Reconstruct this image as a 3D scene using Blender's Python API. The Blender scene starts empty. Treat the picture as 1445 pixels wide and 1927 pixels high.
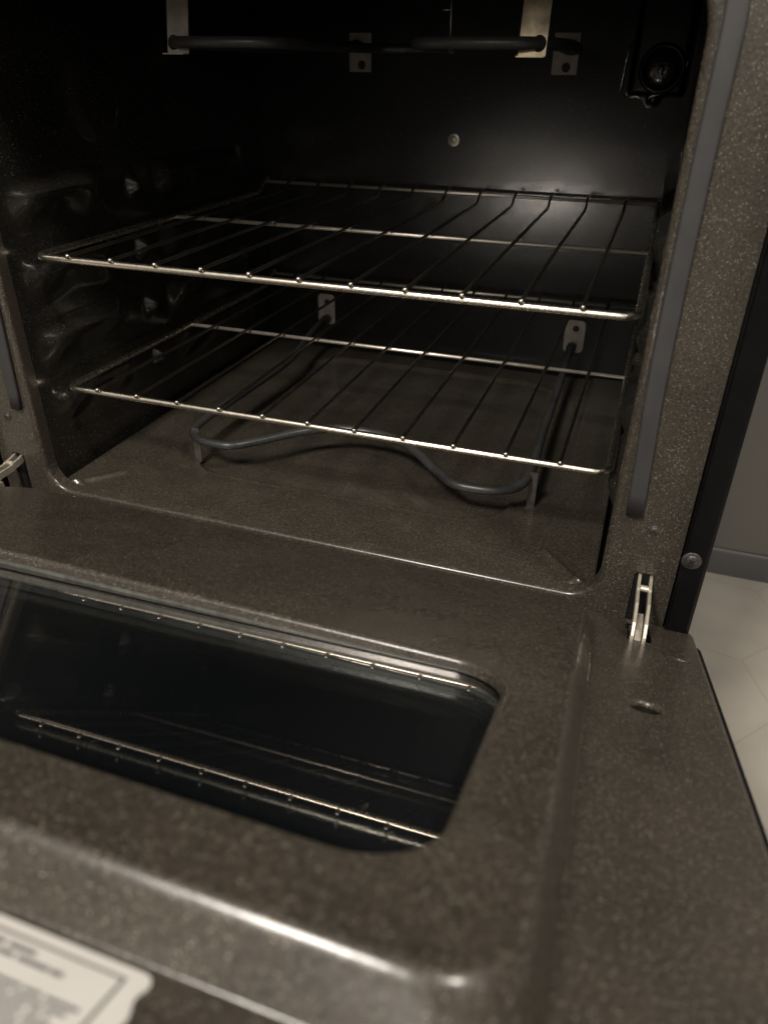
import bpy, bmesh, math, random
from mathutils import Vector, Matrix
from mathutils.geometry import delaunay_2d_cdt
random.seed(7)
S = bpy.context.scene
COL = S.collection

# ------------------------------------------------------------------ camera
cd = bpy.data.cameras.new('camera'); cam = bpy.data.objects.new('camera', cd); COL.objects.link(cam)
cam.location = (.2921, -.5734, .4174)
cam.rotation_mode = 'XYZ'; cam.rotation_euler = (1.0303, -.0113, .3338)
cd.sensor_fit = 'VERTICAL'; cd.sensor_height = 36; cd.lens = 1392.8 / 1927 * 36
cd.clip_start = .02; cd.clip_end = 50
cd.dof.use_dof = True; cd.dof.focus_distance = .74; cd.dof.aperture_fstop = 6.2
S.camera = cam
# ------------------------------------------------------------------ world, ceiling lamp and added fill lights (evening kitchen)
w = bpy.data.worlds.new('World'); S.world = w; w.use_nodes = True
bg = w.node_tree.nodes['Background']; bg.inputs[1].default_value = 1.0
_t = w.node_tree; _tc = _t.nodes.new('ShaderNodeTexCoord'); _d = _t.nodes.new('ShaderNodeVectorMath'); _d.operation = 'DOT_PRODUCT'
_d.inputs[1].default_value = (.06, -.45, .89); _r = _t.nodes.new('ShaderNodeValToRGB'); _m = _t.nodes.new('ShaderNodeMapRange')
_m.inputs[1].default_value = -1; _m.inputs[2].default_value = 1
_t.links.new(_tc.outputs['Generated'], _d.inputs[0]); _t.links.new(_d.outputs['Value'], _m.inputs[0]); _t.links.new(_m.outputs[0], _r.inputs[0])
_e = _r.color_ramp.elements; _e[0].position = .50; _e[0].color = (.022, .021, .020, 1); _e[1].position = 1.0; _e[1].color = (.40, .37, .33, 1)
_x = _e.new(.70); _x.color = (.12, .111, .098, 1); _x = _e.new(.79); _x.color = (.42, .385, .34, 1)
_t.links.new(_r.outputs[0], bg.inputs[0])

def area(name, loc, target, size, power, col, shape='SQUARE', sy=None):
    l = bpy.data.lights.new(name, 'AREA'); l.shape = shape; l.size = size
    if sy: l.shape = 'RECTANGLE'; l.size_y = sy
    l.energy = power; l.color = col
    o = bpy.data.objects.new(name, l); COL.objects.link(o); o.location = loc
    o.rotation_euler = (Vector(target) - Vector(loc)).to_track_quat('-Z', 'Y').to_euler()
    return o
area('ceiling_lamp', (-.30, -1.70, 1.99), (0, 0, 0), .36, 60, (1, .93, .83))
area('right_fill', (1.35, -.70, 2.0), (.4, 0, -.2), .35, 26, (1, .92, .82))  # added light for the floor at right and the door's side bevel
area('front_fill', (.35, -3.1, 1.25), (0, 0, .3), 1.3, 8, (1, .94, .86), sy=.6)  # added soft front light for the rack rods and back plates
S.view_settings.view_transform = 'Standard'; S.view_settings.look = 'None'
S.view_settings.exposure = .03; S.view_settings.gamma = 1
S.view_settings.use_curve_mapping = False
S.cycles.caustics_reflective = False; S.cycles.max_bounces = 10; S.cycles.glossy_bounces = 6; S.cycles.transparent_max_bounces = 12

# ------------------------------------------------------------------ materials
def nt(name):
    m = bpy.data.materials.new(name); m.use_nodes = True
    t = m.node_tree; return m, t, t.nodes['Principled BSDF']
def node(t, kind, **kw):
    n = t.nodes.new(kind)
    for k, v in kw.items(): setattr(n, k, v)
    return n
def ramp(t, fac, stops):
    r = node(t, 'ShaderNodeValToRGB'); t.links.new(fac, r.inputs[0])
    e = r.color_ramp.elements
    e[0].position, e[0].color = stops[0][0], (*stops[0][1], 1)
    e[1].position, e[1].color = stops[1][0], (*stops[1][1], 1)
    for p, c in stops[2:]:
        x = e.new(p); x.color = (*c, 1)
    return r.outputs[0]

def enamel(name, base, base2, rough, fleck=.93, coat=.5, bump=.22):
    m, t, b = nt(name)
    tc = node(t, 'ShaderNodeTexCoord'); co = tc.outputs['Object']
    n1 = node(t, 'ShaderNodeTexNoise'); n1.inputs['Scale'].default_value = 480; n1.inputs['Detail'].default_value = 4
    t.links.new(co, n1.inputs['Vector'])
    c1 = ramp(t, n1.outputs[0], [(.36, base), (.62, base2)])
    v = node(t, 'ShaderNodeTexVoronoi'); v.inputs['Scale'].default_value = 1250
    t.links.new(co, v.inputs['Vector'])
    sep = node(t, 'ShaderNodeSeparateColor'); t.links.new(v.outputs['Color'], sep.inputs[0])
    f1 = ramp(t, sep.outputs[0], [(fleck, (0, 0, 0)), (1.0, (1, 1, 1))])
    f2 = ramp(t, v.outputs['Distance'], [(.25, (1, 1, 1)), (.5, (0, 0, 0))])
    mu = node(t, 'ShaderNodeMath', operation='MULTIPLY'); t.links.new(f1, mu.inputs[0]); t.links.new(f2, mu.inputs[1])
    mx = node(t, 'ShaderNodeMix', data_type='RGBA'); t.links.new(mu.outputs[0], mx.inputs['Factor'])
    t.links.new(c1, mx.inputs['A']); mx.inputs['B'].default_value = (.42, .38, .32, 1)
    # broad mottling of the fired coat
    n3 = node(t, 'ShaderNodeTexNoise'); n3.inputs['Scale'].default_value = 22; n3.inputs['Detail'].default_value = 3
    t.links.new(co, n3.inputs['Vector'])
    c3 = ramp(t, n3.outputs[0], [(.3, (.86, .86, .86)), (.7, (1.14, 1.12, 1.08))])
    m2 = node(t, 'ShaderNodeMix', data_type='RGBA', blend_type='MULTIPLY'); m2.inputs['Factor'].default_value = 1
    t.links.new(mx.outputs['Result'], m2.inputs['A']); t.links.new(c3, m2.inputs['B'])
    t.links.new(m2.outputs['Result'], b.inputs['Base Color'])
    b.inputs['Roughness'].default_value = rough
    r3 = node(t, 'ShaderNodeMapRange'); t.links.new(n3.outputs[0], r3.inputs[0])
    r3.inputs[3].default_value = rough * .8; r3.inputs[4].default_value = rough * 1.25
    t.links.new(r3.outputs[0], b.inputs['Roughness'])
    b.inputs['Specular IOR Level'].default_value = .5
    b.inputs['Coat Weight'].default_value = coat; b.inputs['Coat Roughness'].default_value = .17
    n2 = node(t, 'ShaderNodeTexNoise'); n2.inputs['Scale'].default_value = 260; n2.inputs['Detail'].default_value = 2
    t.links.new(co, n2.inputs['Vector'])
    bp = node(t, 'ShaderNodeBump'); bp.inputs['Strength'].default_value = bump; bp.inputs['Distance'].default_value = .0006
    t.links.new(n2.outputs[0], bp.inputs['Height']); t.links.new(bp.outputs[0], b.inputs['Normal'])
    return m
ENAMEL = enamel('speckled_brown_enamel', (.0275, .0234, .0186), (.055, .0470, .0375), .28, .87, .26)
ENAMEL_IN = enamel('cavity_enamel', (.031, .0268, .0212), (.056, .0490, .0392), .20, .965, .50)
ENAMEL_SIDE_SHADED = enamel('side_wall_enamel_shaded', (.011, .0102, .009), (.021, .0195, .017), .22, .975, .65, .05)  # same enamel, with the side walls' shade put into a darker colour
ENAMEL_WALL_SHADED = enamel('cavity_wall_enamel_shaded', (.0065, .0062, .0056), (.0125, .0118, .0105), .30, .985, .22, .0)  # same enamel, darkened in colour to stand for the unlit back and top

def plain(name, col, rough, metal=0, noise=0, nscale=60, bump=0, coat=0):
    m, t, b = nt(name)
    b.inputs['Roughness'].default_value = rough; b.inputs['Metallic'].default_value = metal
    b.inputs['Coat Weight'].default_value = coat
    tc = node(t, 'ShaderNodeTexCoord')
    n = node(t, 'ShaderNodeTexNoise'); n.inputs['Scale'].default_value = nscale; n.inputs['Detail'].default_value = 5
    t.links.new(tc.outputs['Object'], n.inputs['Vector'])
    lo = tuple(c * (1 - noise) for c in col); hi = tuple(min(1, c * (1 + noise)) for c in col)
    t.links.new(ramp(t, n.outputs[0], [(.3, lo), (.7, hi)]), b.inputs['Base Color'])
    r = node(t, 'ShaderNodeMapRange'); t.links.new(n.outputs[0], r.inputs[0])
    r.inputs[3].default_value = rough * .8; r.inputs[4].default_value = min(1, rough * 1.2)
    t.links.new(r.outputs[0], b.inputs['Roughness'])
    if bump:
        bp = node(t, 'ShaderNodeBump'); bp.inputs['Strength'].default_value = bump; bp.inputs['Distance'].default_value = .0005
        t.links.new(n.outputs[0], bp.inputs['Height']); t.links.new(bp.outputs[0], b.inputs['Normal'])
    return m
CHROME = plain('bright_rack_steel', (.92, .85, .73), .27, 1, .08, 200)
WIRE_SHADED = plain('rack_wire_steel_shaded', (.34, .31, .27), .30, 1, .15, 200)  # rack steel darkened in colour, as if mirroring the black oven ceiling
ZINC = plain('zinc_plated_steel', (.70, .64, .53), .33, .75, .12, 150)
SHEATH = plain('element_sheath', (.040, .040, .039), .36, 0, .2, 300, .2)
RETAIN = plain('retainer_steel', (.11, .115, .105), .40, .3, .3, 120, .3)
RETAIN_DARK = plain('dark_foot_steel', (.075, .066, .056), .55, .2, .3, 150)  # darker steel for the element's support feet
PLATE = plain('dull_mounting_steel', (.40, .36, .31), .50, .35, .18, 90)
CLIP = plain('aluminised_clip', (.62, .52, .36), .34, .85, .45, 70)
CROSS = plain('cross_rod_steel', (.95, .87, .76), .40, .9, .06, 200)
GASKET = plain('grey_silicone_gasket', (.035, .0335, .0350), .50, 0, .10, 40, .1)
BLACK = plain('black_painted_steel', (.0042, .0042, .0047), .30, 0, .15, 60)
BLACK.node_tree.nodes['Principled BSDF'].inputs['Specular IOR Level'].default_value = .12
SCREW = plain('dark_screw_steel', (.06, .055, .055), .35, .5, .2, 300)
SCREW_BROWN = plain('enamelled_screw', (.055, .05, .045), .40, .2, .2, 300)
HOLE = plain('black_void', (.002, .002, .002), .6)
CAVE = plain('hole_inner_shade', (.010, .009, .008), .35, 0, .2, 200)  # dark colour stands in for the shade inside the flange holes
PAPER = plain('label_paper', (.55, .532, .505), .45, 0, .04, 30)
INK = plain('label_ink', (.13, .127, .127), .6)
WALL = plain('grey_kitchen_cabinet', (.145, .138, .126), .5, 0, .05, 5)
BASE = plain('grey_plinth_paint', (.085, .085, .088), .45, 0, .08, 10)
LENS, t, b = nt('lamp_glass')
b.inputs['Base Color'].default_value = (.030, .025, .020, 1); b.inputs['Roughness'].default_value = .22
b.inputs['Coat Weight'].default_value = 1; b.inputs['Coat Roughness'].default_value = .04
tc = node(t, 'ShaderNodeTexCoord'); nz = node(t, 'ShaderNodeTexNoise'); nz.inputs['Scale'].default_value = 160; t.links.new(tc.outputs['Object'], nz.inputs['Vector'])
t.links.new(ramp(t, nz.outputs[0], [(.35, (.018, .015, .012)), (.7, (.05, .043, .034))]), b.inputs['Base Color'])

ENAMEL_WALL_SHADED.node_tree.nodes['Principled BSDF'].inputs['Specular IOR Level'].default_value = .10
# inner door pane: thin coated glass (clear, mirror-like at a slant)
PANE, t, b = nt('coated_door_glass'); t.nodes.remove(b)
out = t.nodes['Material Output']
tr = node(t, 'ShaderNodeBsdfTransparent'); tr.inputs[0].default_value = (.84, .86, .86, 1)
gl = node(t, 'ShaderNodeBsdfGlossy'); gl.inputs['Color'].default_value = (1, .95, .92, 1); gl.inputs['Roughness'].default_value = .012
lw = node(t, 'ShaderNodeLayerWeight'); lw.inputs[0].default_value = .5
pw = node(t, 'ShaderNodeMath', operation='POWER'); t.links.new(lw.outputs['Facing'], pw.inputs[0]); pw.inputs[1].default_value = 4
fr = node(t, 'ShaderNodeMapRange'); t.links.new(pw.outputs[0], fr.inputs[0]); fr.inputs[3].default_value = .19; fr.inputs[4].default_value = 1
mx = node(t, 'ShaderNodeMixShader'); t.links.new(fr.outputs[0], mx.inputs[0]); t.links.new(tr.outputs[0], mx.inputs[1]); t.links.new(gl.outputs[0], mx.inputs[2])
t.links.new(mx.outputs[0], out.inputs[0])
# outer door pane: black glass with a fine printed dot screen
DOTS, t, b = nt('dot_screen_glass')
tc = node(t, 'ShaderNodeTexCoord'); mp = node(t, 'ShaderNodeMapping'); mp.inputs['Rotation'].default_value = (0, 0, math.radians(45))
t.links.new(tc.outputs['Object'], mp.inputs[0])
v = node(t, 'ShaderNodeTexVoronoi'); v.inputs['Scale'].default_value = 420; v.inputs['Randomness'].default_value = 0
t.links.new(mp.outputs[0], v.inputs['Vector'])
t.links.new(ramp(t, v.outputs['Distance'], [(.28, (.0015, .0019, .0022)), (.40, (.0120, .0142, .0155))]), b.inputs['Base Color'])
b.inputs['Roughness'].default_value = .035; b.inputs['IOR'].default_value = 1.9

# beige floor with faint hexagonal joints
FLOOR, t, b = nt('beige_hex_tile')
tc = node(t, 'ShaderNodeTexCoord'); L = t.links.new
mp = node(t, 'ShaderNodeMapping'); mp.inputs['Location'].default_value = (47.2801, 85.8793, 0); mp.inputs['Rotation'].default_value = (0, 0, -0.3491)
mp.inputs['Scale'].default_value = (5.0, 5.0, 0); L(tc.outputs['Object'], mp.inputs[0])
def vm(op, a, b2):
    n = node(t, 'ShaderNodeVectorMath', operation=op)
    for i, s in enumerate((a, b2)):
        if s is None: continue
        if isinstance(s, tuple): n.inputs[i].default_value = s
        else: L(s, n.inputs[i])
    return n
r = (1, 1.7320508, 1); h = (.5, .8660254, 0)
A = vm('SUBTRACT', vm('MODULO', mp.outputs[0], r).outputs[0], h)
B = vm('SUBTRACT', vm('MODULO', vm('SUBTRACT', mp.outputs[0], h).outputs[0], r).outputs[0], h)
la = vm('DOT_PRODUCT', A.outputs[0], A.outputs[0]); lb = vm('DOT_PRODUCT', B.outputs[0], B.outputs[0])
lt = node(t, 'ShaderNodeMath', operation='LESS_THAN'); L(la.outputs['Value'], lt.inputs[0]); L(lb.outputs['Value'], lt.inputs[1])
mg = node(t, 'ShaderNodeMix', data_type='VECTOR'); L(lt.outputs[0], mg.inputs['Factor']); L(B.outputs[0], mg.inputs[4]); L(A.outputs[0], mg.inputs[5])
ab = vm('ABSOLUTE', mg.outputs[1], None)
d1 = vm('DOT_PRODUCT', ab.outputs[0], (.5, .8660254, 0)); sx = node(t, 'ShaderNodeSeparateXYZ'); L(ab.outputs[0], sx.inputs[0])
mxm = node(t, 'ShaderNodeMath', operation='MAXIMUM'); L(d1.outputs['Value'], mxm.inputs[0]); L(sx.outputs[0], mxm.inputs[1])
joint = ramp(t, mxm.outputs[0], [(.488, (1, 1, 1)), (.496, (.90, .89, .87))])
nz = node(t, 'ShaderNodeTexNoise'); nz.inputs['Scale'].default_value = 9; nz.inputs['Detail'].default_value = 6; L(tc.outputs['Object'], nz.inputs['Vector'])
cl = ramp(t, nz.outputs[0], [(.3, (.32, .298, .26)), (.7, (.40, .372, .325))])
mm = node(t, 'ShaderNodeMix', data_type='RGBA', blend_type='MULTIPLY'); mm.inputs['Factor'].default_value = 1
L(cl, mm.inputs['A']); L(joint, mm.inputs['B']); L(mm.outputs['Result'], b.inputs['Base Color'])
b.inputs['Roughness'].default_value = .5

# ------------------------------------------------------------------ mesh helpers
def link(name, verts, faces, mats, parent=None, smooth=True, mat_idx=None):
    me = bpy.data.meshes.new(name); me.from_pydata([tuple(v) for v in verts], [], faces); me.validate()
    bm = bmesh.new(); bm.from_mesh(me); bmesh.ops.recalc_face_normals(bm, faces=bm.faces); bm.to_mesh(me); bm.free()
    for m in (mats if isinstance(mats, (list, tuple)) else [mats]): me.materials.append(m)
    for i, p in enumerate(me.polygons):
        p.use_smooth = smooth
        if mat_idx: p.material_index = mat_idx[i]
    o = bpy.data.objects.new(name, me); COL.objects.link(o)
    if parent: o.parent = parent
    return o
class MB:
    def __init__(s): s.v = []; s.f = []; s.m = []
    def add(s, vs, fs, mi=0):
        k = len(s.v); s.v += [Vector(v) for v in vs]; s.f += [tuple(i + k for i in f) for f in fs]; s.m += [mi] * len(fs)
    def build(s, name, mats, parent=None, smooth=True): return link(name, s.v, s.f, mats, parent, smooth, s.m)
def tube(mb, pts, r, n=10, mi=0, ends=True, rnd=0):
    pts = [Vector(p) for p in pts]; rings = []
    up = None; vs = []; fs = []
    for i, p in enumerate(pts):
        d = (pts[min(i + 1, len(pts) - 1)] - pts[max(i - 1, 0)]).normalized()
        if up is None:
            up = Vector((0, 0, 1)) if abs(d.z) < .9 else Vector((1, 0, 0))
        a = d.cross(up).normalized(); up = a.cross(d).normalized()
        rr = r[i] if isinstance(r, (list, tuple)) else r
        for k in range(n):
            t_ = 2 * math.pi * k / n; vs.append(p + a * math.cos(t_) * rr + up * math.sin(t_) * rr)
    for i in range(len(pts) - 1):
        for k in range(n):
            a0 = i * n + k; a1 = i * n + (k + 1) % n; fs.append((a0, a1, a1 + n, a0 + n))
    if ends: fs.append(tuple(range(n))[::-1]); fs.append(tuple(range(len(vs) - n, len(vs))))
    mb.add(vs, fs, mi)
def rounded_path(pts, rad, k=6):
    pts = [Vector(p) for p in pts]; out_ = [pts[0]]
    for i in range(1, len(pts) - 1):
        p = pts[i]; a = (pts[i - 1] - p); b_ = (pts[i + 1] - p)
        rr = rad[i - 1] if isinstance(rad, (list, tuple)) else rad
        q = min(rr, a.length * .49, b_.length * .49)
        a = p + a.normalized() * q; b_ = p + b_.normalized() * q
        for j in range(k + 1):
            s = j / k; out_.append(a * (1 - s) ** 2 + p * 2 * s * (1 - s) + b_ * s * s)
    out_.append(pts[-1]); return out_
def spline(pts, k=8, closed=False):
    pts = [Vector(p) for p in pts]; o = []
    for i in range(len(pts) - 1):
        p0 = pts[max(i - 1, 0)]; p1 = pts[i]; p2 = pts[i + 1]; p3 = pts[min(i + 2, len(pts) - 1)]
        for j in range(k):
            s = j / k; o.append(.5 * ((2 * p1) + (p2 - p0) * s + (2 * p0 - 5 * p1 + 4 * p2 - p3) * s * s + (3 * p1 - p0 - 3 * p2 + p3) * s ** 3))
    o.append(pts[-1]); return o
def sphere(mb, c, r, n=10, m=6, mi=0, sc=(1, 1, 1)):
    vs = []; fs = []
    for i in range(m + 1):
        a = math.pi * i / m
        for k in range(n):
            t_ = 2 * math.pi * k / n
            vs.append(Vector(c) + Vector((math.sin(a) * math.cos(t_) * r * sc[0], math.sin(a) * math.sin(t_) * r * sc[1], math.cos(a) * r * sc[2])))
    for i in range(m):
        for k in range(n):
            a0 = i * n + k; a1 = i * n + (k + 1) % n; fs.append((a0, a1, a1 + n, a0 + n))
    mb.add(vs, fs, mi)
def box(mb, x0, x1, y0, y1, z0, z1, mi=0):
    vs = [(x, y, z) for x in (x0, x1) for y in (y0, y1) for z in (z0, z1)]
    mb.add(vs, [(0, 1, 3, 2), (4, 6, 7, 5), (0, 4, 5, 1), (2, 3, 7, 6), (0, 2, 6, 4), (1, 5, 7, 3)], mi)
def rrect(x0, x1, y0, y1, r, k=10, m=16):
    ra = r if isinstance(r, (tuple, list)) else (r, r)      # (radius at y0, radius at y1)
    cs = [(x1 - ra[0], y0 + ra[0], -90, ra[0]), (x1 - ra[1], y1 - ra[1], 0, ra[1]), (x0 + ra[1], y1 - ra[1], 90, ra[1]), (x0 + ra[0], y0 + ra[0], 180, ra[0])]; P = []
    for ci, (cx, cy, a0, r) in enumerate(cs):
        arc = [(cx + r * math.cos(math.radians(a0 + 90 * j / k)), cy + r * math.sin(math.radians(a0 + 90 * j / k))) for j in range(k + 1)]
        P += arc
        nx = cs[(ci + 1) % 4]; s = (nx[0] + nx[3] * math.cos(math.radians(nx[2])), nx[1] + nx[3] * math.sin(math.radians(nx[2])))
        e = arc[-1]
        for j in range(1, m): P.append((e[0] + (s[0] - e[0]) * j / m, e[1] + (s[1] - e[1]) * j / m))
    return P
def loft(mb, rings, mi=0):
    n = len(rings[0]); vs = [v for r_ in rings for v in r_]; fs = []
    for i in range(len(rings) - 1):
        for k in range(n):
            a = i * n + k; b_ = i * n + (k + 1) % n; fs.append((a, b_, b_ + n, a + n))
    mb.add(vs, fs, mi)
def inpoly(p, P):
    c = False; j = len(P) - 1
    for i in range(len(P)):
        if (P[i][1] > p[1]) != (P[j][1] > p[1]) and p[0] < (P[j][0] - P[i][0]) * (p[1] - P[i][1]) / (P[j][1] - P[i][1]) + P[i][0]: c = not c
        j = i
    return c
def flat(mb, outer, holes, f, mi=0):
    vs = []; es = []
    for P in [outer] + holes:
        k = len(vs); vs += [Vector(p[:2]) for p in P]; es += [(k + i, k + (i + 1) % len(P)) for i in range(len(P))]
    V, E_, F, *_ = delaunay_2d_cdt(vs, es, [], 0, 1e-7)
    fs = []
    for t_ in F:
        c = sum((V[i] for i in t_), Vector((0, 0))) / len(t_)
        if inpoly(c, outer) and not any(inpoly(c, H) for H in holes): fs.append(tuple(t_))
    mb.add([f(v[0], v[1]) for v in V], fs, mi)
def circ(cx, cy, r, n=28, ry=None): return [(cx + r * math.cos(2 * math.pi * i / n), cy + (ry or r) * math.sin(2 * math.pi * i / n)) for i in range(n)]
def sstep(a, b, x):
    t_ = max(0, min(1, (x - a) / (b - a))); return t_ * t_ * (3 - 2 * t_)
def mesh_bevel(o, w_, seg=2):
    m = o.modifiers.new('bevel', 'BEVEL'); m.width = w_; m.segments = seg; m.limit_method = 'ANGLE'
    return o
def empty(name, loc=(0, 0, 0)):
    o = bpy.data.objects.new(name, None); COL.objects.link(o); o.location = loc; o.empty_display_size = .05; return o
def tag(o, label=None, cat=None, group=None, kind=None):
    if label: o['label'] = label
    if cat: o['category'] = cat
    if group: o['group'] = group
    if kind: o['kind'] = kind
    return o

# ------------------------------------------------------------------ the setting
ZF = -.35; YW = .64
mb = MB(); mb.add([(-4, -4, ZF), (5, -4, ZF), (5, 4, ZF), (-4, 4, ZF)], [(0, 1, 2, 3)])
tag(mb.build('floor', FLOOR, smooth=False), kind='structure')
mb = MB(); box(mb, .395, 1.6, YW + .006, YW + .05, ZF + .052, 1.6); o = mb.build('wall', WALL, smooth=False); tag(o, kind='structure')
mb = MB()   # moulded plinth strip with a rounded top, returning at the corner
prof = [(0, 0), (0, .045), (.0015, .049), (.004, .051), (.010, .051)]
vs = []; fs = []
for x in (.395, .566, 1.6):
    dy = -.014 if x > 1 else 0
    for (py, pz) in prof: vs.append((x, YW + py, ZF + pz))
n = len(prof)
for i in range(2):
    for k in range(n - 1): fs.append((i * n + k, i * n + k + 1, (i + 1) * n + k + 1, (i + 1) * n + k))
mb.add(vs, fs); tag(mb.build('baseboard', BASE), kind='structure')

# ------------------------------------------------------------------ oven
oven = tag(empty('oven', (0, 0, 0)), 'speckled brown kitchen oven with its door hanging open and two wire racks inside', 'oven')
OX = .302; OZ0 = .004; OZ1 = .492
HX = .3385; 
# front frame ------------------------------------------------------
mb = MB()
F = lambda y: (lambda x, z: Vector((x, y, z)))
FX = .3632
outer = [(-FX, -.16), (FX, -.16), (FX, .60), (-FX, .60)]
k1 = 10
ring = lambda d, r_: rrect(-OX - d, OX + d, OZ0 - d, OZ1 + d, (r_ + d, .058 + d), 12, 24)
op = ring(.0045, .028)
slot = lambda s: rrect(s * HX - .0080, s * HX + .0085, -.05, .0415, .003, 3, 4)
flat(mb, outer, [op, slot(1), slot(-1)], F(0))
rings = []
for i in range(7):
    a = math.pi / 2 * i / 6; d = .0045 * (1 - math.sin(a)); y = .0045 * (1 - math.cos(a))
    rings.append([Vector((x, y, z)) for x, z in ring(d, .028)])
rings.append([Vector((x, .016, z)) for x, z in ring(.0, .028)])
loft(mb, rings)
for s in (1, -1):   # slot walls
    P = slot(s); loft(mb, [[Vector((x, 0, z)) for x, z in P], [Vector((x, .0025, z)) for x, z in P]])
# folded outer flanges
for s in (1, -1):
    mb.add([(s * FX, 0, -.16), (s * FX, 0, .60), (s * FX, .02, .60), (s * FX, .02, -.16)], [(0, 1, 2, 3)])
frame = mb.build('front_frame', ENAMEL, oven)
# slight raised bead around the opening
mb = MB()
pth = [Vector((x, -.0004, z)) for x, z in ring(.0058, .028)]
# dark pocket behind the hinge slots
for s in (1, -1):
    mb = MB(); box(mb, s * HX - .013, s * HX + .013, .003, .06, -.055, .045)
    mb.build('hinge_pocket', HOLE, oven, False)
# gasket strip ------------------------------------------------------
def gasket_path():
    R_ = [(.3196, .0985), (.3190, .118), (.3178, .15), (.3160, .19), (.3150, .23), (.3146, .30), (.3150, .38), (.3160, .44)]
    pts = [Vector((x, 0, z)) for x, z in R_]
    cx, cz, rr = .271, .452, .045
    for i in range(1, 9):
        a = math.radians(90 * i / 8); pts.append(Vector((cx + rr * math.cos(a), 0, cz + rr * math.sin(a))))
    L_ = [Vector((-p.x, 0, p.z)) for p in reversed(pts)]
    return pts + L_
gp = gasket_path(); mb = MB(); vs = []; fs = []
sec = []
hw = .0068
for i in range(16):
    a = 2 * math.pi * i / 16; c, s_ = math.cos(a), math.sin(a)
    sec.append((math.copysign(abs(c) ** .35, c) * hw, -.0026 + math.copysign(abs(s_) ** .6, s_) * .0022))
for i, p in enumerate(gp):
    d = (gp[min(i + 1, len(gp) - 1)] - gp[max(i - 1, 0)]).normalized(); nx = Vector((d.z, 0, -d.x))
    for (a, y) in sec: vs.append(p + nx * a + Vector((0, y, 0)))
for i in range(len(gp) - 1):
    for k in range(16): fs.append((i * 16 + k, i * 16 + (k + 1) % 16, (i + 1) * 16 + (k + 1) % 16, (i + 1) * 16 + k))
fs += [tuple(range(16)), tuple(range(len(vs) - 16, len(vs)))[::-1]]
mb.add(vs, fs); mb.build('door_gasket', GASKET, oven)
# side trims ------------------------------------------------------
for s in (1, -1):
    mb = MB()
    prof = [(FX + .0012, .02), (FX + .0012, -.0095), (FX + .0026, -.0115), (.3815, -.0115), (.3842, -.0095), (.3850, -.005), (.3850, .08)]
    zs = [-.20, .075, .080, .085, .60]
    vs = []; fs = []
    for z in zs:
        for (x, y) in prof: vs.append((s * x, y, z))
    n = len(prof)
    for i in range(len(zs) - 1):
        for k in range(n - 1): fs.append((i * n + k, i * n + k + 1, (i + 1) * n + k + 1, (i + 1) * n + k))
    mb.add(vs, fs); mb.build('side_trim', BLACK, oven, False)
    mb = MB(); box(mb, min(s * .364, s * .3835), max(s * .364, s * .3835), .081, .62, ZF + .04, .60)
    mb.build('side_panel', BLACK, oven, False)
mb = MB(); box(mb, -.362, .362, .045, .62, ZF + .03, -.06); mb.build('lower_body', BLACK, oven, False)
# screws ------------------------------------------------------
def screw(name, mat, c, nrm, r, dome, parent, washer=True):
    """domed cross-head screw, axis along nrm"""
    mb = MB(); q = Vector((0, 0, 1)).rotation_difference(Vector(nrm)); n = 28; rs = []
    if washer: rs += [(r, 0), (r, dome * .25), (r * .93, dome * .38), (r * .70, dome * .38)]
    for i in range(8):
        a = i / 7 * 1.35; rs.append((r * .66 * math.cos(a) / 1, dome * .40 + dome * .6 * math.sin(a)))
    vs = []
    for (rr, h_) in rs:
        for k in range(n):
            t_ = 2 * math.pi * k / n; vs.append(Vector(c) + q @ Vector((rr * math.cos(t_), rr * math.sin(t_), h_)))
    fs = []
    for i in range(len(rs) - 1):
        for k in range(n): fs.append((i * n + k, i * n + (k + 1) % n, (i + 1) * n + (k + 1) % n, (i + 1) * n + k))
    fs.append(tuple(range(len(vs) - n, len(vs)))); mb.add(vs, fs)
    o = mb.build(name, mat, parent)
    mc = MB(); rot = math.radians(35); hh = dome * 1.03
    for a in (rot, rot + math.pi / 2):
        d = Vector((math.cos(a), math.sin(a), 0)); p = Vector((-d.y, d.x, 0)); L_ = r * .34; w_ = r * .075
        top = [d * L_ + p * w_, d * L_ - p * w_, -d * L_ - p * w_, -d * L_ + p * w_]
        mc.add([Vector(c) + q @ (v_ + Vector((0, 0, hh))) for v_ in top] + [Vector(c) + q @ (v_ * .5 + Vector((0, 0, dome * .4))) for v_ in top],
               [(0, 1, 2, 3), (0, 4, 5, 1), (1, 5, 6, 2), (2, 6, 7, 3), (3, 7, 4, 0)])
        hh += .00006
    mc.build('cross_slot', HOLE, o, False)
    return o
for s in (1, -1):
    screw('frame_screw', SCREW_BROWN, (s * .338, -.0002, .0860), (0, -1, 0), .0046, .0020, oven)
    screw('trim_screw', SCREW, (s * .3708, -.0116, .0700), (0, -1, 0), .0080, .0028, oven)
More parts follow.
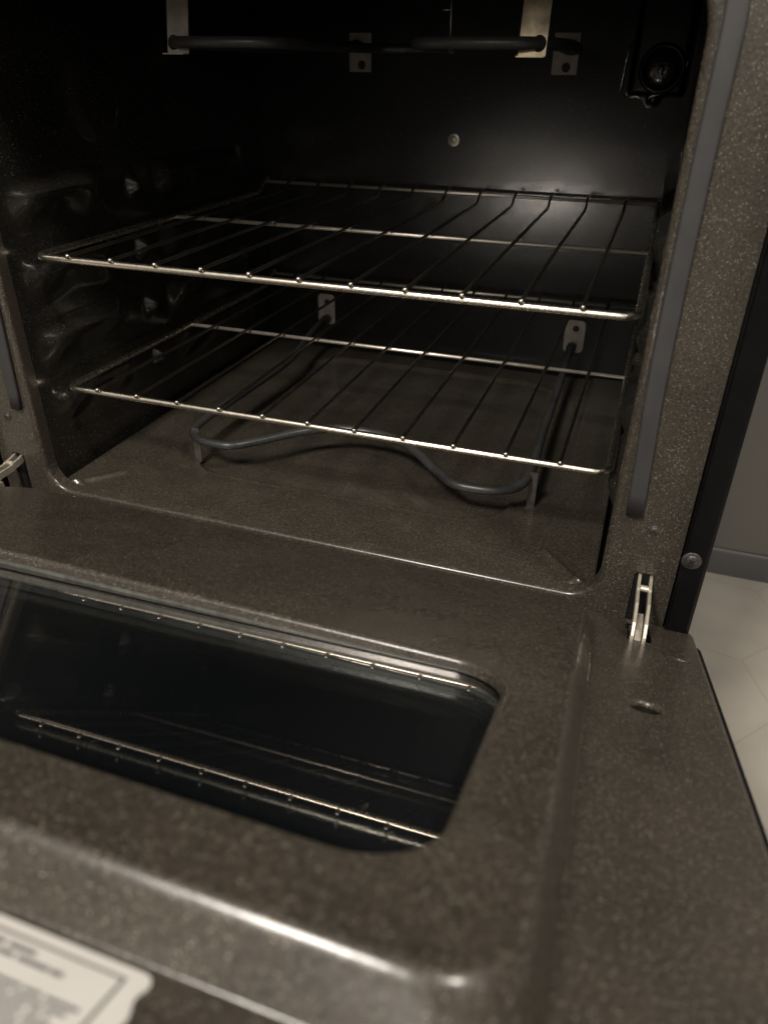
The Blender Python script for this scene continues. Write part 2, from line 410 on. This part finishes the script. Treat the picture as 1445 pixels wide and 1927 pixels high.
# cavity ------------------------------------------------------
CX = .3095; YB = .585
tops = [.105, .174, .2455, .3165]
def wall_h(y, z):
    h_ = 0
    for ti, T in enumerate(tops):
        for (a, b_) in ((.030, .195), (.275, .52)):
            fy = sstep(a, a + .034, y) * (1 - sstep(b_ - .045, b_, y))
            mid = (y - a) / (b_ - a)
            low = T - .046 + .012 * math.sin(mid * math.pi)
            fz = (1 - sstep(T - .012, T + .004, z)) * sstep(low - .014, low + .026, z)
            dip = 1 - .55 * sstep(.25, .5, mid) * (1 - sstep(.5, .75, mid)) * (1 - sstep(T - .022, T - .010, z))
            h_ = max(h_, .0155 * fy * fz * dip)
        r2 = math.hypot((y - .238) / .9, (z - (T - .022)) / 1.3); h_ = max(h_, .014 * (1 - sstep(.001, .015, r2)))
    r3 = math.hypot(y - .195, z - .385)
    h_ = max(h_, .007 * (1 - sstep(.026, .050, r3)))
    # pressed panel frame
    return h_
for s in (1, -1):
    NY, NZ = 200, 230; vs = []; fs = []
    for i in range(NY + 1):
        y = .010 + (YB - .010) * i / NY
        for j in range(NZ + 1):
            z = -.014 + (.506 + .014) * j / NZ
            edge = .022 * (1 - sstep(0, .020, YB - y)) ** 2
            vs.append((s * (CX - wall_h(y, z)), y, z))
    for i in range(NY):
        for j in range(NZ):
            a = i * (NZ + 1) + j; fs.append((a, a + 1, a + NZ + 2, a + NZ + 1))
    mb = MB(); mb.add(vs, fs); mb.build('side_wall', ENAMEL_SIDE_SHADED, oven)
mb = MB()   # back wall with its pressed lamp recess
def back_d(x, z):
    d = 0
    for k in (-.205, .075):   # shallow vertical pressings
        d += .0
    fx = sstep(.226, .234, x) * (1 - sstep(.292, .300, x)); fz = sstep(.388, .395, z)
    notch = (1 - sstep(.004, .010, math.hypot(x - .262, z - .388)))
    bx = max(abs(x - .263) - .0335, .3915 - z); bead = math.exp(-(bx / .0022) ** 2) * (1 - math.exp(-((x - .262) / .010) ** 2))
    wav = .00022 * math.sin(x * 17 + 2.2 * math.sin(z * 9)) * math.sin(z * 13 + 1)
    return wav + .008 * max(fx * fz, notch * .8) - .0022 * bead
NX, NZ = 220, 180; vs = []; fs = []
for i in range(NX + 1):
    x = -CX - .001 + (2 * CX + .002) * i / NX
    for j in range(NZ + 1):
        z = -.014 + .52 * j / NZ; vs.append((x, YB - back_d(x, z), z))
for i in range(NX):
    for j in range(NZ):
        a = i * (NZ + 1) + j; fs.append((a, a + NZ + 1, a + NZ + 2, a + 1))
mb.add(vs, fs); back = mb.build('back_wall', ENAMEL_WALL_SHADED, oven)
mb = MB(); box(mb, -.315, .315, .0035, .60, .507, .512); mb.build('cavity_ceiling', ENAMEL_WALL_SHADED, oven, False)
# floor pan: heightfield with bead, corner creases and shallow element recess
mb = MB(); FXW = .2985
def pan(x, y):
    ax = abs(x); h_ = .0015
    # outer raised border, cut off diagonally at the front corners
    lim = .2435 + .0395 * max(0, (.062 - y) / .044) if y < .062 else .2435
    h_ += .0038 * sstep(lim - .0040, lim + .0040, ax)
    if y < .034: h_ += .0035 * math.exp(-(((ax - .280) / .010) ** 2 + ((y - .020) / .004) ** 2))
    # recess (rounded rectangle)
    qx = max(ax - (.195 - .055), 0); qy = max(abs(y - .315) - (.215 - .055), 0)
    d = math.hypot(qx, qy) - .055
    h_ -= .0050 * (1 - sstep(-.005, .003, d)); h_ += .0012 * math.exp(-((d - .004) / .002) ** 2)
    t_ = max(0, min(1, ((ax - .2445) * .0395 - (y - .062) * .044) / (.0395 ** 2 + .044 ** 2)))
    dd = math.hypot(ax - .2445 - .0395 * t_, y - .062 + .044 * t_); h_ += (.0024 if x > 0 else .0010) * math.exp(-(dd / .0034) ** 2)
    if y < .018: h_ -= .004 * (1 - sstep(.008, .018, y))
    return h_
NX, NY = 300, 260; vs = []; fs = []
for i in range(NX + 1):
    x = -FXW + 2 * FXW * i / NX
    for j in range(NY + 1):
        y = .0125 + (.575 - .0125) * (j / NY) ** 1.25
        c_ = max(0, abs(x) - (FXW - .014)) ; 
        y0 = .014 - math.sqrt(max(0, .014 ** 2 - c_ ** 2)) if c_ > 0 else 0
        yy = max(y, .0125 + y0); vs.append((x, yy, pan(x, yy)))
for i in range(NX):
    for j in range(NY):
        a = i * (NY + 1) + j; fs.append((a, a + NY + 1, a + NY + 2, a + 1))
# skirt down
e0 = [i * (NY + 1) for i in range(NX + 1)]; k = len(vs)
for i in e0: vs.append((vs[i][0], vs[i][1], -.010))
for i in range(NX): fs.append((e0[i], k + i, k + i + 1, e0[i + 1]))
for side in (0, NX):
    row = [side * (NY + 1) + j for j in range(NY + 1)]; k = len(vs)
    for i in row: vs.append((vs[i][0], vs[i][1], -.010))
    for i in range(NY): fs.append((row[i], row[i + 1], k + i + 1, k + i))
mb.add(vs, fs); mb.build('floor_pan', ENAMEL_IN, oven)
mb = MB(); box(mb, -.3085, .3085, .0165, .60, -.022, -.013); mb.build('cavity_base', HOLE, oven, False)
# back wall fittings
screw('wall_screw', ZINC, (-.002, YB - .0005, .3295), (0, -1, 0), .0085, .004, oven)
def mounting_plate(cx, cz, w_, h_, rr, holes, parent, y=None):
    y = y or YB - .004; mb = MB(); P = rrect(cx - w_ / 2, cx + w_ / 2, cz - h_ / 2, cz + h_ / 2, rr, 4, 3)
    H = [circ(a, b_, r_) for a, b_, r_ in holes]
    flat(mb, P, H, F(y - .0008)); flat(mb, P, H, F(y + .0008))
    for q in [P] + H: loft(mb, [[Vector((x, y - .0008, z)) for x, z in q], [Vector((x, y + .0008, z)) for x, z in q]])
    o = mb.build('mounting_plate', PLATE, parent, False)
    mbh = MB()
    for a, b_, r_ in holes:
        mbh.add([Vector((x, y + .0012, z)) for x, z in circ(a, b_, r_ + .001)], [tuple(range(28))])
    mbh.build('screw_hole', HOLE, parent, False)
    return o
# bake element
R_E = .0042
ez = .036
half = [(.205, YB, .050), (.205, .545, .050), (.205, .50, .042), (.207, .40, ez), (.209, .27, ez), (.2125, .172, ez), (.206, .130, ez), (.186, .112, ez), (.160, .1075, ez), (.136, .1115, ez), (.108, .138, ez), (.078, .170, ez), (.048, .192, ez), (.018, .201, ez)]
left = [(-x * (.93 if .1 < y < .45 else 1), y, z) for x, y, z in reversed(half)]
full = half + [(-.004, .201, ez)] + left
mb = MB(); tube(mb, spline(full, 7), .0052, 14); bake = mb.build('bake_element', SHEATH, oven)
for s in (1, -1):
    mounting_plate(s * .2065, .0655, .030, .050, .007, [(s * .2065 + .001, .0775, .0050)], bake)
    mb = MB()
    tube(mb, [(s * .205, YB - .006, .050), (s * .205, YB - .022, .050)], .0075, 14)
    mb.build('end_bushing', SHEATH, bake)
    # foot clip under the front loop
    mb = MB(); cx = .2175 if s > 0 else -.184; cy = .150 if s > 0 else .122
    box(mb, cx - .0045, cx + .0045, cy - .0006, cy + .0006, .000, .044)
    box(mb, cx - .0045, cx + .0045, cy - .007, cy, .0004, .0016)
    o = mb.build('support_foot', RETAIN_DARK, bake, False)
# broil element high in the cavity
bz = .4362
half = [(.146, YB, .4435), (.146, .545, .4435), (.149, .49, .441), (.172, .40, bz), (.190, .30, bz), (.190, .205, bz), (.177, .160, bz), (.148, .144, bz), (.105, .143, bz), (.073, .156, bz), (.060, .19, bz), (.058, .25, bz), (.054, .33, bz), (.040, .365, bz), (.015, .375, bz)]
full = half + [(0, .375, bz)] + [(-x, y, z) for x, y, z in reversed(half)]
mb = MB(); tube(mb, spline(full, 7), .0050, 14); broil = mb.build('broil_element', SHEATH, oven)
for s in (1, -1):
    mounting_plate(s * .1435, .4355, .033, .047, .001, [(s * .1435 + .002, .4205, .0058)], broil)
    mb = MB(); tube(mb, [(s * .146, YB - .006, .4435), (s * .146, YB - .020, .4435)], .007, 14); mb.build('end_bushing', SHEATH, broil)
    # hanging strap with a hole round the element
    mb = MB(); cx = s * .170; y0 = .155; wd = .0115
    G = lambda y_: (lambda x, z: Vector((x, y_ + (z - .43) * .18, z)))
    P = [(cx - wd, .4265), (cx + wd, .4265), (cx + wd, .507), (cx - wd, .507)]
    H = [circ(cx + s * .005, bz, .0062)]
    flat(mb, P, H, G(y0)); flat(mb, P, H, G(y0 + .001))
    for q in [P] + H: loft(mb, [[G(y0)(x, z) for x, z in q], [G(y0 + .001)(x, z) for x, z in q]])
    box(mb, cx - wd, cx + wd, y0 - .010, y0 - .0012, .4262, .4272)
    mb.build('hanger_strap', CLIP if s > 0 else PLATE, broil, False)
# temperature probe wire
mb = MB(); tube(mb, rounded_path([(.060, .30, .507), (.061, .30, .431)], .001), .0011, 8)
tube(mb, [(.050, .30, .4685), (.0602, .30, .4685)], .0011, 8)
mb.build('wire_clip', WIRE_SHADED, oven)
# lamp
mb = MB(); LC = Vector((.2665, YB - .0105, .4205)); rs = [(.028, 0), (.0285, -.003), (.0265, -.005), (.0235, -.005), (.022, -.002), (.0215, .004)]; n = 36; vs = []
for r_, y in rs:
    for k in range(n): a = 2 * math.pi * k / n; vs.append(LC + Vector((r_ * math.cos(a), y, r_ * math.sin(a))))
fs = [(i * n + k, i * n + (k + 1) % n, (i + 1) * n + (k + 1) % n, (i + 1) * n + k) for i in range(len(rs) - 1) for k in range(n)]
mb.add(vs, fs); lamp = mb.build('lamp_holder', ENAMEL_WALL_SHADED, oven)
mb = MB(); sphere(mb, LC + Vector((0, .002, 0)), .0215, 28, 16, sc=(1, .55, 1)); mb.build('lamp_lens', LENS, lamp)
for nm, pts in (('clip_wire', [(.2250, .4512), (.2215, .4310), (.2205, .4130), (.2192, .3935)]), ('clip_wire', [(.2985, .4440), (.2915, .4060)]),
                ('clip_wire', [(.2262, .3890), (.2425, .3893), (.2462, .3862)]), ('clip_wire', [(.2560, .3878), (.2592, .3902), (.2790, .3932)])):
    mb = MB(); tube(mb, rounded_path([(x, YB - .0125, z) for x, z in pts], .002, 4), .0008, 8); mb.build(nm, CHROME, lamp)
mb = MB(); sphere(mb, LC + Vector((-.001, -.0095, -.001)), .0045, 14, 10, sc=(1, .5, 1.5)); mb.build('lens_knob', LENS, lamp)

# ------------------------------------------------------------------ door
TH = math.atan(.413)
door = empty('door', (0, 0, -.0099)); door.parent = oven; door.rotation_euler = (-TH, 0, 0)
D = lambda u, v_, w_=0: Vector((u, -v_, w_))
PW = .0222
mb = MB()
DX = .3855
# flange outline
out_ = rrect(-DX, DX, .002, .606, .013, 6, 40)
base = dict(x=.3045, y0=.026, y1=.5205)
def pring(t_, dw=0):
    """t_ 0 base .. 1 top of the plateau side"""
    x = .3050 + (.2925 - .3050) * t_; y0 = .028 + (.066 - .028) * t_; y1 = .524 + (.5125 - .524) * t_
    r_ = .034 + (.030 - .034) * t_
    return rrect(-x, x, y0, y1, r_, 14, 60)
hole_r = circ(.3415, .2138, .0118, 32); hole_l = circ(-.3415, .2138, .0118, 32)
dim_r = circ(.3722, .0960, .0088, 28, .0062); dim_l = circ(-.3722, .0960, .0088, 28, .0062)
slots = [rrect(s * .3415 - .0098, s * .3415 + .0098, .0045, .0665, .0012, 2, 6) for s in (1, -1)]
flat(mb, out_, [pring(0), hole_r, hole_l, dim_r, dim_l] + slots, lambda u, v_: D(u, v_, 0))
rings = []
NR = 26
def prof_x(t_):   # run: small base fillet, straight slope, generous top roll
    return t_
def prof_w(t_):
    a, b_ = .12, .50; k_ = 1 / (1 - a / 2 - (1 - b_) / 2)
    if t_ < a: return k_ * t_ * t_ / (2 * a)
    if t_ < b_: return k_ * (t_ - a / 2)
    q = (t_ - b_) / (1 - b_); return k_ * (b_ - a / 2 + (1 - b_) * (q - q * q / 2))
for i in range(NR + 1):
    t_ = i / NR; a = t_ * math.pi / 2
    # S-shaped side: concave fillet, slope, generous top roll
    rings.append([D(u, v_, PW * prof_w(t_)) for u, v_ in pring(prof_x(t_))])
loft(mb, rings)
# window opening
def wring(d): return rrect(-.2590 - d, .2590 + d, .2685 - d, .4735 + d, .034 + d, 14, 60)
WR = .0034
flat(mb, pring(1), [wring(WR)], lambda u, v_: D(u, v_, PW))
rings = []
for i in range(9):
    a = math.pi / 2 * i / 8; d = WR * (1 - math.sin(a)); w_ = PW - WR * (1 - math.cos(a)); rings.append([D(u, v_, w_) for u, v_ in wring(d)])
rings.append([D(u, v_, PW - .0066) for u, v_ in wring(-.0003)])
loft(mb, rings)
# rolled edges of the flange
rings = []
for i in range(5):
    a = math.pi / 2 * i / 4; d = .003 * math.sin(a); w_ = -.003 * (1 - math.cos(a))
    rings.append([D(u, v_, w_) for u, v_ in rrect(-DX - d, DX + d, .002 - d, .606 + d, .013 + d, 6, 40)])
rings.append([D(u, v_, -.0125) for u, v_ in rrect(-DX - .003, DX + .003, -.001, .609, .016, 6, 40)])
loft(mb, rings)
# countersunk holes
for H, dep, sc in ((hole_r, .0122, .80), (hole_l, .0122, .80), (dim_r, .0050, .50), (dim_l, .0050, .50)):
    cx = sum(p[0] for p in H) / len(H); cy = sum(p[1] for p in H) / len(H); rings = []
    for i in range(6):
        t_ = i / 5; k_ = 1 - (1 - sc) * min(1, t_ * 2.5) ** .8; rings.append([D(cx + (u - cx) * k_, cy + (v_ - cy) * k_, -dep * (t_ ** 2.4)) for u, v_ in H])
    if dep > .01: loft(mb, rings[:4]); loft(mb, rings[3:], 1)
    else: loft(mb, rings)
    mb.add(rings[-1], [tuple(range(len(H)))], 1 if dep > .01 else 0)
for P in slots: loft(mb, [[D(u, v_, 0) for u, v_ in P], [D(u, v_, -.0035) for u, v_ in P]])
liner = mb.build('inner_panel', [ENAMEL, CAVE], door)
for P in slots:
    mb = MB(); mb.add([D(u, v_, -.0105) for u, v_ in rrect(min(p[0] for p in P) - .002, max(p[0] for p in P) + .002, .002, .069, .001, 2, 4)], [tuple(range(len(rrect(0, 1, 0, 1, .1, 2, 4))))])
    mb.build('slot_backing', HOLE, door, False)
# outer skin
mb = MB()
P0 = rrect(-.3970, .3970, -.002, .612, .012, 6, 10)
loft(mb, [[D(u, v_, -.013) for u, v_ in P0], [D(u, v_, -.034) for u, v_ in P0]])
flat(mb, P0, [], lambda u, v_: D(u, v_, -.034)); flat(mb, P0, [wring(.012)], lambda u, v_: D(u, v_, -.013))
mb.build('outer_panel', BLACK, door, False)
# retaining frame and panes
mb = MB()
WP = lambda u, v_: .0125 + .008 * u
wr2 = lambda e: rrect(-.2605, .2605, .2685 + .0095 + e, .4750, .034, 14, 60)
rings = [[D(u, v_, PW - .0072) for u, v_ in wring(.008)], [D(u, v_, PW - .0072) for u, v_ in wring(.0012)], [D(u, v_, WP(u, v_) - .0002) for u, v_ in wring(.0012)]]
loft(mb, rings); mb.build('pane_trim', RETAIN, door, False)
mb = MB()
rings = [[D(u, v_, WP(u, v_) - .0012) for u, v_ in wring(.0085)], [D(u, v_, WP(u, v_) - .0013) for u, v_ in wr2(0)]]
loft(mb, rings, 1)
rings = [[D(u, v_, WP(u, v_) - .0013) for u, v_ in wr2(0)], [D(u, v_, WP(u, v_) - .0020) for u, v_ in wr2(.0008)], [D(u, v_, WP(u, v_) - .0062) for u, v_ in wr2(.0010)]]
loft(mb, rings, 0); mb.build('pane_retainer', [RETAIN, HOLE], door, False)
mb = MB(); P = wring(.0085)
mb.add([D(u, v_, WP(u, v_)) for u, v_ in P], [tuple(range(len(P)))])
o = mb.build('inner_pane', PANE, door, False)
if o.data.polygons[0].normal.z < 0: o.data.flip_normals()
mb = MB(); mb.add([D(u, v_, WP(u, v_) - .0065) for u, v_ in P], [tuple(range(len(P)))]); mb.add([D(u, v_, WP(u, v_) - .0105) for u, v_ in P], [tuple(range(len(P)))])
mb.build('outer_pane', DOTS, door, False)
# hinges ------------------------------------------------------
dm = Matrix.Rotation(-TH, 4, 'X'); dm.translation = Vector((0, 0, -.0099)); dmi = dm.inverted()
for s in (1, -1):
    mb = MB()
    cx = s * .3400
    top = [(.016, .0385), (.004, .0395), (-.004, .0370), (-.014, .0352), (-.0165, .0340), (-.034, .0335), (-.052, .0260), (-.060, .0180), (-.064, .008)]
    for off in (-.0048, .0048):
        hw_ = .0014; vs = []; fs = []
        for (y, z) in top:
            for x in (cx + off - hw_, cx + off + hw_):
                vs.append((x, y, z)); 
            for x in (cx + off + hw_, cx + off - hw_):
                vs.append((x, y + .002, z - .008))
        for i in range(len(top) - 1):
            for k in range(4): fs.append((i * 4 + k, i * 4 + (k + 1) % 4, i * 4 + 4 + (k + 1) % 4, i * 4 + 4 + k))
        fs += [(0, 1, 2, 3), tuple(range(len(vs) - 4, len(vs)))]
        mb.add([dmi @ Vector(v_) for v_ in vs], fs)
    tb = MB()
    o = mesh_bevel(mb.build('hinge_arm', ZINC, door, False), .0005)
    mb = MB()
    for (y, z) in ((-.008, .031), ):
        tube(mb, [dmi @ Vector((cx - .0060, y, z)), dmi @ Vector((cx + .0060, y, z))], .0030, 12)
    tongue = [(-.030, .020), (-.050, .0175), (-.062, .0130), (-.071, .0135)]
    vs = []; fs = []
    for y, z in tongue:
        vs += [(cx - .0026, y, z), (cx + .0026, y, z), (cx + .0026, y + .001, z - .006), (cx - .0026, y + .001, z - .006)]
    for i in range(3):
        for k in range(4): fs.append((i * 4 + k, i * 4 + (k + 1) % 4, i * 4 + 4 + (k + 1) % 4, i * 4 + 4 + k))
    fs += [(0, 1, 2, 3), (12, 13, 14, 15)]
    mb.add([dmi @ Vector(v_) for v_ in vs], fs)
    mb.build('hinge_latch', ZINC, door, False)
# paper label beyond the plateau ------------------------------------------------------
mb = MB(); random.seed(3)
U0, U1, V0, V1 = -.02, .1955, .5265, .598
P = []
R0 = rrect(U0, U1, V0, V1, .004, 5, 30)
for (u, v_) in R0:
    if u > U1 - .002 and v_ > V0 + .006: u += .0012 * math.sin(v_ * 420) - .002 * sstep(V0 + .01, V1, v_)
    P.append((u, v_))
flat(mb, P, [], lambda u, v_: D(u, v_, .0007)); loft(mb, [[D(u, v_, .0007) for u, v_ in P], [D(u, v_, .0001) for u, v_ in P]])
def bar(u0, u1, v0, v1, w_=.00085): mb.add([D(u0, v0, w_), D(u1, v0, w_), D(u1, v1, w_), D(u0, v1, w_)], [(0, 1, 2, 3)], 1)
bar(U0, U1 - .008, V0 + .0040, V0 + .0050); bar(U1 - .0085, U1 - .0072, V0 + .0040, V1 - .004)
lines = [(.0072, .160, .0017, 0), (.0102, .172, .0017, 0), (.0132, .150, .0017, 0)] + [(.0180 + .0025 * k, .1845 - .003 * (k % 3), .0014, 0) for k in range(19)]
for dv, ue, th, _ in lines:
    u = U0 + .006
    while u < ue:
        l_ = random.uniform(.003, .012); 
        if u + l_ > ue: l_ = max(ue - u, .001)
        bar(u, u + l_, V0 + dv, V0 + dv + th); u += l_ + random.uniform(.0007, .0015)
mb.build('paper_label', [PAPER, INK], door, False)['label'] = 'white paper label with lines of small grey print'

# ------------------------------------------------------------------ racks
RW = .2936
def make_rack(name, yf, zw, label):
    root = tag(empty(name, (0, yf, zw - .0015)), label, 'oven rack', 'wire racks in the oven')
    yf0 = 0; ym = .255; yr = .519; rise = .0128
    zr = -.0038
    mb = MB()
    path = [(-RW, yr, zr + rise + .004), (-RW, yr - .012, zr + rise + .003), (-RW, yr - .034, zr), (-RW, yf0 + .0, zr), (RW, yf0, zr), (RW, yr - .034, zr), (RW, yr - .012, zr + rise + .003), (RW, yr, zr + rise + .004)]
    tube(mb, rounded_path(path, [.006, .01, .016, .016, .01, .006], 8), .0034, 14)
    mb.build('rim_rod', CHROME, root)
    for nm, y, z in (('cross_rod', ym, zr), ('cross_rod', yr, zr + rise + .0)):
        mb = MB(); tube(mb, [(-RW - .0015, y, z), (RW + .0015, y, z)], .0023, 12); mb.build(nm, CROSS, root)
    for i in range(11):
        x = -.25 + .05 * i; mb = MB(); j = random.uniform(-.0006, .0006)
        p = [(x, yf0 - .0036, .0006), (x, yf0 + .002, .0010), (x + j, ym, .0012), (x, yr - .036, .0012), (x, yr - .012, rise + .0012), (x, yr + .004, rise + .0014)]
        tube(mb, rounded_path(p, .006, 4), .0018, 10)
        sphere(mb, (x, yf0 - .0034, .0008), .0028, 12, 8)
        mb.build('wire', WIRE_SHADED, root)
    return root
make_rack('oven_rack', .0444, .2547, 'upper of the two chromed wire racks, in front of the lit back wall')
make_rack('oven_rack', .0490, .1126, 'lower of the two chromed wire racks, just above the grey heating element')
